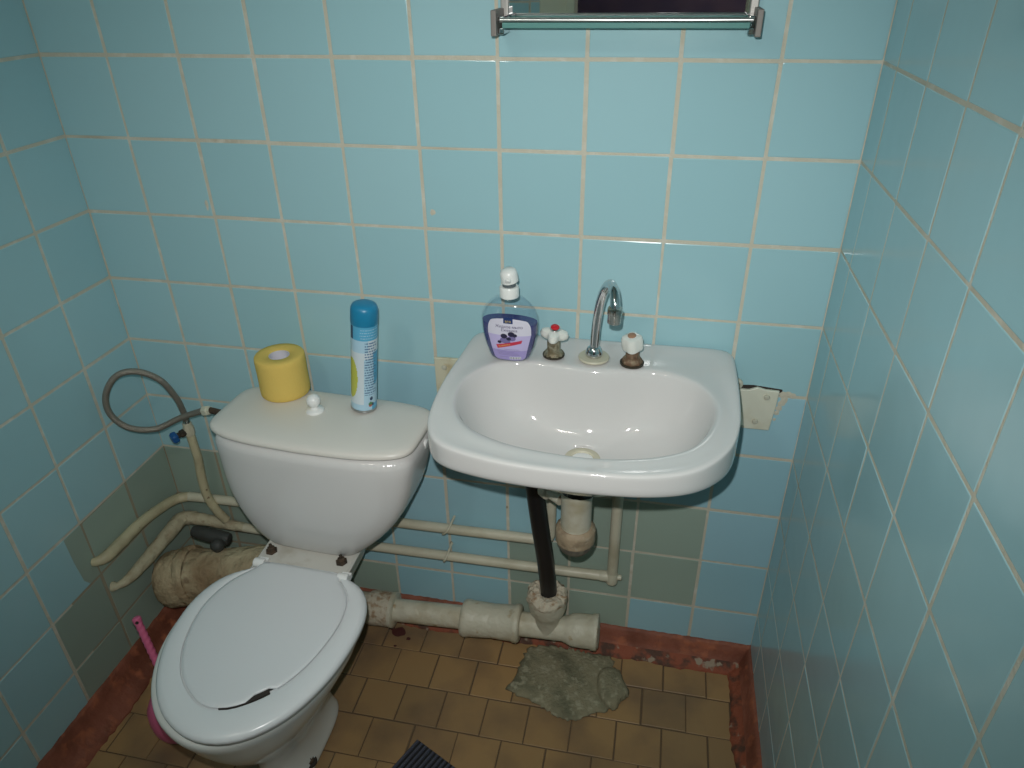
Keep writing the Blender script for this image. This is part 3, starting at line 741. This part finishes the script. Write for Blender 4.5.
# the printed pattern: slot chosen per small face from the angle around the can (a, degrees from the side facing the room) and height
for q in range(len(b.f)):
    k, i = divmod(q, NA2); h = (k+.5)/NZ; a = ((i+.5)/NA2*360 - 300 + 540) % 360 - 180       # -180..180, 0 looks at the room
    arcx = a/62
    mi = 2
    if h > .84: mi = 0
    if .84 < h < .985 and (k % 4 == 0) and -28 < a < 58 and (i*7+k) % 11 > 2: mi = 4
    if .84 < h < .985 and a < -62 and a > -84: mi = 6
    edge = .62 + .24*math.sin(max(-1, min(1, (arcx+.1)))*1.5)
    if h <= .84:
        if arcx > .62-.25*abs(h-.35): mi = 0
        elif arcx > -.15 and h < .62: mi = 1
        if h > .70: mi = 1 if arcx < .15 else 2
        if ((arcx+1.15)/.55)**2+((h-.38)/.24)**2 < 1: mi = 3
        if h < .24+.1*arcx and arcx > .05: mi = 1
        if h < .08: mi = 1 if arcx < .5 else 0
    if .19 < h < .83 and -.10 < arcx < .80 and k % 4 in (0, 1) and ((i*13+k//4*29) % 17) > 2 and not (arcx > .62 and (k//4) % 3 == 0): mi = 5
    if ((arcx-.42)/.13)**2+((h-.145)/.022)**2 < 1: mi = 6
    if ((arcx-.36)/.17)**2+((h-.075)/.030)**2 < 1: mi = 7 if h < .072 else 8
    if ((arcx-.55)/.08)**2+((h-.070)/.020)**2 < 1: mi = 6
    b.m[q] = mi
cb = b.make('can_body', ['can_blue', 'can_pale', 'can_white', 'can_yellow', 'can_pale', 'can_text', 'can_navy', 'can_red', 'can_green'], can, angle=60)
b = MB(); b.lathe([(.022,.001),(.0245,0),(.0270,.0015),(.0272,.004),(.0264,.0065)], CB, axis=CA, n=48); b.make('base_rim', 'steel', can)
b = MB(); b.lathe([(.0263,.197),(.0268,.1985),(.0268,.222),(.0260,.229),(.0235,.2345),(.017,.2378),(.008,.2392),(.001,.2395)], CB, axis=CA, n=48); b.make('can_cap', 'can_cap', can)

# ------------------------------------------------------------------ mirror and glass shelf
mi = thing('wall_mirror', 'wall mirror with metal side strips above the washbasin', 'mirror', (1.12,-.01,1.478))
b = MB(); b.box(.930, 1.316, -.012, -.0045, 1.4625, 1.96); b.make('mirror_glass', 'mirror', mi, smooth=False)
for x0, x1 in ((.920,.933),(1.313,1.326)):
    b = MB(); b.box(x0, x1, -.017, -.0035, 1.466, 1.97); b.make('side_strip', 'frame_metal', mi, smooth=False, bevel=.002)
sh = thing('glass_shelf', 'narrow green glass shelf on grey end brackets under the mirror', 'shelf', (1.12,-.06,1.45))
b = MB(); b.box(.934, 1.312, -.0660, -.0125, 1.4520, 1.4590); g = b.make('shelf_glass', 'glass', sh, smooth=False)
b = MB(); b.box(.934, 1.312, -.0705, -.0662, 1.4515, 1.4595); b.make('glass_edge', 'glass_edge', g, smooth=False, bevel=.001)
b = MB(); b.tube([(.930,-.0665,1.4628),(1.316,-.0665,1.4628)], .0036, n=16); b.make('rail', 'rail_metal', sh)
for x0, x1, s in ((.917,.926,1),(1.320,1.329,-1)):
    b = MB(); b.box(x0, x1, -.078, -.0035, 1.4400, 1.4775); e = b.make('end_bracket', 'bracket_grey', sh, smooth=False, bevel=.0015)
    xa, xb = (x1, x1+.010) if s > 0 else (x0-.010, x0)
    b = MB(); b.box(xa, xb, -.062, -.018, 1.4592, 1.4680); b.box(xa, xb, -.064, -.018, 1.4420, 1.4518); b.make('clamp', 'chrome', sh, smooth=False, bevel=.002)

# ------------------------------------------------------------------ water pipes
t = thing('water_pipe', 'upper cream water pipe running round the corner behind the cistern', 'pipe', (.5,-.03,.345), 'painted water pipes')
b = MB(); b.tube([(.0035,-.316,.369),(.014,-.311,.369),(.025,-.292,.370),(.027,-.24,.370),(.027,-.17,.368),(.028,-.09,.352),(.036,-.052,.345),(.060,-.034,.343)], [.0090,.0115,.0140,.0140,.0132,.0130,.0130,.0125], n=16, jit=.05)
b.make('corner_length', 'pipe_yellow', t)
b = MB(); b.tube([(.060,-.034,.343),(.16,-.031,.343),(.45,-.031,.344),(.75,-.031,.3455),(.96,-.031,.3485),(1.000,-.031,.350),(1.017,-.031,.362),(1.020,-.031,.40),(1.0205,-.031,.55),(1.0205,-.031,.74)], .0124, n=16, jit=.012)
b.make('straight_length', 'pipe', t)
t = thing('water_pipe', 'lower cream water pipe, flaking in the corner, ending in an elbow under the washbasin', 'pipe', (.5,-.03,.255), 'painted water pipes')
t2 = t
b = MB(); b.tube([(.0035,-.292,.267),(.016,-.287,.268),(.030,-.262,.271),(.031,-.185,.272),(.031,-.09,.276),(.034,-.050,.276),(.060,-.036,.270),(.13,-.032,.262),(.20,-.031,.256)], [.013,.0085,.0125,.017,.0190,.0190,.0180,.0145,.0126], n=16, jit=.07)
b.make('corner_length', 'pipe_flaky', t)
b = MB(); b.tube([(.20,-.031,.256),(.40,-.031,.252),(.75,-.031,.2545),(1.00,-.031,.2575),(1.156,-.031,.2600)], .0124, n=16, jit=.012)
b.make('straight_length', 'pipe', t)
b = MB(); b.tube([(1.171,-.031,.249),(1.171,-.031,.30),(1.171,-.031,.55),(1.171,-.031,.76)], .0128, n=16, jit=.01)
b.lathe([(.0140,-.014),(.0148,-.010),(.0148,.010),(.0130,.016)], (1.171,-.031,.258), n=18); b.lathe([(.0126,0),(.0138,.004),(.0138,.022)], (1.141,-.031,.2598), axis=(1,0,0), n=18); b.lathe([(.007,0),(.007,.012),(.003,.014)], (1.181,-.031,.261), axis=(1,0,0), n=10)
b.make('riser', 'pipe', t)
for (x, z, lab, ln) in ((.764,.3455,'small painted wire hook clamping the upper water pipe',.020),(.757,.2545,'small painted wire hook clamping the lower water pipe',.012)):
    b = MB(); b.tube([(x+ln*.6,-.0035,z+.018),(x+ln*.5,-.030,z+.0155),(x+ln*.25,-.0435,z+.006),(x-ln*.2,-.0438,z-.005),(x-ln*.55,-.034,z-.0145),(x-ln*.7,-.0035,z-.0175)], .0032, n=10)
    tag(b.make('pipe_hook', 'pipe'), lab, 'pipe clip')

# cistern supply: riser, stop valve with blue handle, braided hose
t = thing('supply_pipe', 'cream supply pipe with blue handled stop valve at the left of the cistern', 'pipe', (.135,-.05,.28))
b = MB(); b.tube([(.160,-.042,.285),(.146,-.047,.315),(.132,-.051,.365),(.132,-.053,.43),(.139,-.055,.49),(.140,-.057,.540),(.139,-.058,.572)], [.012,.0115,.0112,.0110,.0108,.0105,.0105], n=16, jit=.03); b.make('riser', 'pipe_yellow', t)
b = MB(); b.lathe([(.0125,0),(.0135,.004),(.0135,.020),(.0115,.024),(.0105,.034),(.009,.036)], (.139,-.058,.566), n=8); b.make('valve_body', 'pipe', t)
b = MB(); b.lathe([(.0095,0),(.0095,.012),(.007,.013),(.007,.020)], (.134,-.066,.578), axis=(-.55,-.80,-.15), n=8); b.make('valve_stem', 'rust', t)
b = MB(); b.lathe([(.006,0),(.0125,.002),(.0135,.006),(.0135,.012),(.010,.016),(.001,.017)], (.1235,-.081,.575), axis=(-.55,-.80,-.15), n=28, lobes=5, lob_amp=.10); b.make('valve_handle', 'blue_plastic', t)
t = thing('braided_hose', 'looped braided steel hose between the stop valve and the cistern', 'hose', (.14,-.06,.60))
HP = [(.140,-.059,.601),(.1415,-.061,.622),(.142,-.064,.645),(.141,-.072,.681),(.129,-.090,.735),(.098,-.115,.768),(.060,-.135,.764),(.031,-.150,.722),(.026,-.152,.672),(.048,-.138,.628),(.095,-.112,.612),(.150,-.090,.634),(.205,-.085,.656),(.222,-.087,.662)]
b = MB(); b.tube(HP, .0072, n=16, sub=10); b.make('hose', 'braid', t)
b = MB(); b.lathe([(.0085,-.002),(.0085,.012),(.0075,.014)], (.1395,-.0585,.598), axis=(.05,-.03,1), n=16); b.make('ferrule', 'chrome_worn', t)
b = MB(); b.lathe([(.0105,0),(.0120,.002),(.0120,.014),(.0095,.016),(.0095,.022)], (.216,-.0865,.660), axis=(1,-.05,.22), n=6); b.make('hose_nut', 'bracket', t)
b = MB(); b.lathe([(.0075,0),(.0075,.115)], (.236,-.0875,.6645), axis=(1,-.30,.10), n=14); b.make('inlet_thread', 'rust', t)

# dark iron stopcock above the soil pipe
t = thing('iron_stopcock', 'dark iron stopcock on top of the stained soil pipe in the corner', 'valve', (.15,-.1,.28))
b = MB(); b.tube([(.098,-.096,.283),(.118,-.097,.283),(.150,-.099,.281),(.192,-.100,.278),(.202,-.100,.277)], [.014,.0175,.0185,.0175,.013], n=16, jit=.05); b.make('valve_body', 'valve_dark', t)
b = MB(); b.lathe([(.010,-.010),(.0165,-.006),(.0175,.002),(.0160,.010),(.010,.016),(.001,.0185)], (.184,-.126,.278), axis=(.10,-.85,.10), n=20); b.make('valve_cap', 'valve_dark', t)

# ------------------------------------------------------------------ soil and waste pipes
t = thing('soil_pipe', 'thick stained cream soil pipe from the left wall to the toilet outlet', 'pipe', (.2,-.13,.15))
b = MB(); b.tube([(0.040,-0.166,0.169),(0.052,-0.164,0.172),(0.082,-0.159,0.180),(0.107,-0.155,0.187)], [.064,.072,.073,.070], n=36, jit=.022, sub=5); b.make('bell_end', 'iron_cream', t)
b = MB(); b.tube([(0.098,-0.157,0.184),(0.106,-0.155,0.187),(0.116,-0.154,0.189),(0.124,-0.153,0.191)], [.070,.077,.077,.070], n=36, jit=.012, sub=4); b.make('collar', 'iron_cream', t)
b = MB(); b.tube([(.118,-.153,.190),(.155,-.148,.194),(.21,-.141,.202),(.27,-.132,.212),(.34,-.124,.222),(.425,-.120,.232)], [.068,.064,.062,.062,.062,.062], n=36, jit=.02, sub=6); b.make('pipe_body', 'iron_cream', t)

def ax(x): return .083+(x-.571)*.058
def along(name, prof, m, parent, jit=.0, n=36):
    b = MB(); rings = []
    for x, r in prof:
        r *= .69; rings.append([(x, -.080+r*math.cos(2*PI*k/n)*(1+random.uniform(-jit,jit)), ax(x)+r*math.sin(2*PI*k/n)*(1+random.uniform(-jit,jit))) for k in range(n)])
    b.loft(rings); return b.make(name, m, parent, angle=50)
t = thing('waste_pipe', 'cream cast iron waste pipe with couplings and a tee under the washbasin', 'pipe', (.85,-.08,.08))
along('socket_end', [(.47,.055),(.545,.056),(.552,.062),(.56,.0645),(.575,.065),(.590,.0635),(.603,.0645),(.612,.063)], 'putty', t, jit=.018)
along('socket_rim', [(.611,.060),(.6125,.0665),(.6215,.067),(.6235,.061)], 'iron_white', t, jit=.008)
along('pipe_length', [(.62,.0425),(.66,.0425),(.72,.0428),(.81,.0425)], 'iron_white', t, jit=.006)
along('coupling', [(.803,.056),(.805,.064),(.812,.0685),(.820,.0690),(.828,.0655),(.850,.0645),(.874,.0625),(.884,.0610),(.892,.0625),(.915,.0640),(.936,.0650),(.940,.0690),(.950,.0695),(.955,.064),(.956,.050)], 'iron_white', t, jit=.006)
along('tee_body', [(.952,.044),(.99,.0440),(1.03,.0445),(1.062,.0445),(1.074,.050),(1.084,.0575),(1.100,.0595),(1.132,.0605),(1.136,.0640),(1.147,.0645),(1.149,.0605),(1.1495,.05)], 'iron_white', t, jit=.005)
b = MB(); b.lathe([(.031,.0),(.031,.040),(.037,.052),(.0435,.066),(.0465,.078),(.0475,.098),(.0490,.108),(.0475,.114),(.040,.1145)], (1.024,-.080,ax(1.024)-.001), axis=(-.02,.0,1), n=36); b.make('tee_socket', 'iron_white', t, angle=50)
b = MB()
n = 40; rr = random.Random(3)
ring = lambda r, h, j: [(1.0215+r*math.cos(2*PI*k/n)*(1+rr.uniform(-j,j)), -.080+r*math.sin(2*PI*k/n)*(1+rr.uniform(-j,j)), ax(1.024)-.001+h+rr.uniform(-j,j)*.05) for k in range(n)]
b.loft([ring(.047,.098,.02), ring(.050,.108,.05), ring(.049,.118,.07), ring(.040,.126,.09), ring(.030,.128,.12), ring(.020,.124,.05)], cap0=False, cap1=False); b.make('putty_seal', 'putty', t)
b = MB(); b.lathe([(.0385,0),(.0385,.0012),(.001,.002)], (1.1492,-.080,ax(1.149)), axis=(1,0,.058), n=36); b.make('end_plug', 'iron_white', t)

b = MB(); b.tube([(1.0265,-.080,.218),(1.017,-.088,.34),(1.005,-.100,.46),(.994,-.112,.585),(.988,-.120,.66),(.990,-.128,.700)], .0200, n=24)
t = thing('drain_pipe', 'black plastic drain pipe from the trap down into the tee', 'pipe', (1.02,-.085,.22))
b.make('pipe_length', 'black_plastic', t)

t = thing('bottle_trap', 'cream plastic bottle trap with a grimy cup under the washbasin', 'trap', (1.097,-.213,.49))
TX, TY = 1.0965, -.212
b = MB(); b.lathe([(.0365,.562),(.0305,.566),(.0305,.640),(.0320,.646),(.0320,.668),(.027,.672)], (TX,TY,0), n=36); b.make('trap_body', 'trap', t, angle=50)
b = MB(); b.lathe([(.037,.531),(.0405,.535),(.0405,.558),(.0395,.564),(.0325,.570)], (TX,TY,0), n=36, lobes=18, lob_amp=.012); b.make('trap_nut', 'trap_dirty', t)
b = MB(); b.lathe([(.001,.5010),(.018,.5025),(.029,.5095),(.036,.521),(.0385,.534)], (TX,TY,0), n=36); b.make('trap_cup', 'trap_cup', t)
b = MB(); b.lathe([(.034,.655),(.039,.660),(.039,.684),(.034,.690),(.030,.702)], (TX+.003,TY+.006,0), n=36, lobes=14, lob_amp=.015); b.make('top_nut', 'black_plastic', t)
b = MB(); b.tube([(1.068,-.205,.628),(1.045,-.190,.630),(1.032,-.180,.631)], [.017,.017,.017], n=20)
b.lathe([(.0175,0),(.0225,.003),(.0235,.008),(.0225,.018),(.018,.021)], (1.044,-.189,.6302), axis=(-.78,.60,.04), n=24, lobes=12, lob_amp=.02); b.make('outlet_nut', 'trap', t)
b = MB(); b.tube([(1.034,-.181,.631),(1.020,-.165,.634),(1.008,-.146,.645),(.998,-.130,.672)], .0150, n=18); b.make('outlet_bend', 'black_plastic', t)

# ------------------------------------------------------------------ floor cloth, mat, brush
def cloth(name, outline, c, h, seed, layers=0):
    rnd = random.Random(seed); n = 110; o = by_angle(outline, c, n)
    K = 26; b = MB(); rings = []
    ph = [(rnd.uniform(0,6.28), rnd.uniform(15,45), rnd.uniform(0,6.28), rnd.uniform(.4,1)) for _ in range(9)]
    rag = [rnd.uniform(-.04,.035) for _ in range(n)]
    def hh(x, y, s):
        v = 0
        for a, f, d_, w in ph: v += w*math.sin(a+f*(x*math.cos(d_)+y*math.sin(d_)))
        return h*(.45+.065*v)*(1-s**9) + h*.10
    for k in range(K+1):
        s = max(.02, k/K); ring = []
        for i, p in enumerate(o):
            e = 1+rag[i]*s**14
            x, y = c[0]+(p.x-c[0])*s*e, c[1]+(p.y-c[1])*s*e
            ring.append((x, y, .001+hh(x, y, s)+max(0,(y+.062)*.55)))
        rings.append(ring)
    rings.append([(x, y, .0008+max(0,(y+.062)*.5)) for x, y, z in rings[-1]])
    rings.append([(c[0]+(x-c[0])*.1, c[1]+(y-c[1])*.1, .0008) for x, y, z in rings[-1]])
    b.loft(rings); return b
rag = thing('floor_cloth', 'crumpled grey green floor rag lying under the waste pipe', 'cloth', (1.09,-.13,.001))
b = cloth('cloth', [(.944,-.197),(.958,-.140),(.975,-.066),(1.05,-.052),(1.13,-.055),(1.190,-.058),(1.195,-.10),(1.205,-.16),(1.19,-.205),(1.155,-.225),(1.10,-.252),(1.055,-.238),(1.00,-.215)], (1.085,-.145), .017, 5)
b.make('cloth_sheet', 'rag', rag, angle=180)
b = cloth('fold', [(1.165,-.095),(1.205,-.088),(1.222,-.12),(1.238,-.155),(1.220,-.178),(1.205,-.205),(1.170,-.19),(1.155,-.14)], (1.192,-.145), .025, 11)
b.make('cloth_fold', 'rag', rag, angle=180)

mt = thing('rubber_mat', 'black ribbed rubber mat corner at the bottom edge in front of the toilet', 'mat', (.80,-.40,.001))
e1 = Vector((-.418,-.909,0)); e2 = Vector((.906,-.423,0)).normalized(); c0 = Vector((.768,-.367,.0012))
b = MB(); L1, L2 = .52, .36
q = [c0, c0+e1*L1, c0+e1*L1+e2*L2, c0+e2*L2]; b.loft([[p for p in q], [p+Vector((0,0,.0035)) for p in q]]); b.make('mat_base', 'groove_shade', mt, smooth=False)
b = MB(); s = .001
while s+.007 < L2:
    q = [c0+e2*s, c0+e1*L1+e2*s, c0+e1*L1+e2*(s+.0068), c0+e2*(s+.0068)]
    q2 = [c0+e2*(s+.0014)+e1*.002, c0+e1*(L1-.002)+e2*(s+.0014), c0+e1*(L1-.002)+e2*(s+.0054), c0+e2*(s+.0054)+e1*.002]
    b.loft([[p+Vector((0,0,.0034)) for p in q], [p+Vector((0,0,.0070)) for p in q2]]); s += .0118
o = b.make('ribs', 'rubber', mt, smooth=False); o['kind'] = 'stuff'

tb = thing('toilet_brush', 'pink toilet brush standing in its cup left of the toilet bowl', 'toilet brush', (.2,-.455,0))
bx, by = .219, -.448
b = MB(); b.lathe([(.030,.001),(.036,.003),(.046,.018),(.0535,.042),(.0555,.070),(.053,.098),(.043,.120),(.031,.134),(.026,.138),(.023,.134),(.028,.12),(.050,.07),(.042,.02),(.001,.012)], (bx,by,0), n=40, cap=False); b.make('cup', 'pink', tb)
b = MB(); b.lathe([(.012,.02),(.030,.03),(.034,.06),(.030,.09),(.010,.10)], (bx,by,0), n=24); b.make('brush_head', 'bristle', tb)
hb = Vector((bx-.002,by+.01,.09)); ht = Vector((.150,-.392,.294)); ad = (ht-hb).normalized(); ln = (ht-hb).length
b = MB(); nq = 20; rings = []; qq = Vector((0,0,1)).rotation_difference(ad); K = 90
for k in range(K+1):
    s = k/K; r0 = .0082; h_ = s*ln
    if s > .985: r0 *= .8
    rings.append([hb + qq @ Vector((r0*(1+.07*math.cos(2*th-h_*420))*math.cos(th), r0*(1+.07*math.cos(2*th-h_*420))*math.sin(th), h_)) for th in [2*PI*i/nq for i in range(nq)]])
b.loft(rings); hnd = b.make('twisted_handle', 'pink', tb, angle=80)
b = MB(); b.lathe([(.0088,-.005),(.0096,-.002),(.0096,.004),(.007,.007),(.001,.0075)], ht, axis=ad, n=20); b.make('end_knob', 'pink', hnd)
b = MB(); b.lathe([(.0036,0),(.0036,.0012),(.001,.0012)], ht+Vector((.0055,-.0075,.001)), axis=(.5,-.8,.2), n=12); b.make('hang_hole', 'dark', hnd)  # flat dark disc, the shade inside the hole painted on

# ------------------------------------------------------------------ camera
RM = [[0.9796509951907593, 0.20022493711022374, -0.013924876335604583], [-0.08958688182995728, 0.49830048429542817, 0.8623635068548107], [-0.17960545154794216, 0.843567781455734, -0.5060980931243577]]
cam = bpy.data.cameras.new('camera'); co = bpy.data.objects.new('camera', cam); COL.objects.link(co)
cam.sensor_width = 36; cam.sensor_fit = 'HORIZONTAL'; cam.lens = 719.62/1024*36; cam.clip_start = .01
r, u, f = [Vector(v) for v in RM]
mw = Matrix(((r.x,u.x,-f.x,1.2050),(r.y,u.y,-f.y,-1.3115),(r.z,u.z,-f.z,1.5424),(0,0,0,1)))
co.matrix_world = mw; SC.camera = co

# ------------------------------------------------------------------ light: the compact camera's flash, added unseen fill lamps in room and hall, dim sky
CP = Vector((1.2050,-1.3115,1.5424))
fl = bpy.data.lights.new('flash', 'SPOT'); fl.energy = 44; fl.shadow_soft_size = .008; fl.spot_size = math.radians(99); fl.spot_blend = 1.0; fl.color = (1,.985,.95)
fo = bpy.data.objects.new('flash', fl); COL.objects.link(fo)
fo.matrix_world = Matrix.Translation(CP - r*.022 + u*.058 + f*.01) @ mw.to_3x3().to_4x4()
cl = bpy.data.lights.new('room_fill', 'POINT'); cl.shadow_soft_size = .05; cl.energy = 7.0; cl.color = (1,.93,.84)  # unseen fill, added to lift the doorway wall reflected in the mirror
lo = bpy.data.objects.new('room_fill', cl); COL.objects.link(lo); lo.location = (.50,-1.50,2.30)
hl = bpy.data.lights.new('hall_fill', 'POINT'); hl.energy = 9.0; hl.shadow_soft_size = .08; hl.color = (1,.93,.85)  # unseen fill, added so the hall shows in the mirror
ho = bpy.data.objects.new('hall_fill', hl); COL.objects.link(ho); ho.location = (1.75,-2.55,2.2)
w = bpy.data.worlds.new('world'); SC.world = w; w.use_nodes = True
w.node_tree.nodes['Background'].inputs['Color'].default_value = (.5,.6,.7,1); w.node_tree.nodes['Background'].inputs['Strength'].default_value = .05

SC.view_settings.view_transform = 'Standard'; SC.view_settings.look = 'None'; SC.view_settings.exposure = 0; SC.view_settings.gamma = 1; SC.view_settings.use_curve_mapping = False
SC.cycles.use_denoising = True
SC.cycles.max_bounces = 10; SC.cycles.diffuse_bounces = 5; SC.cycles.glossy_bounces = 5; SC.cycles.transparent_max_bounces = 12
SC.cycles.caustics_reflective = False; SC.cycles.caustics_refractive = False; SC.cycles.sample_clamp_indirect = 4
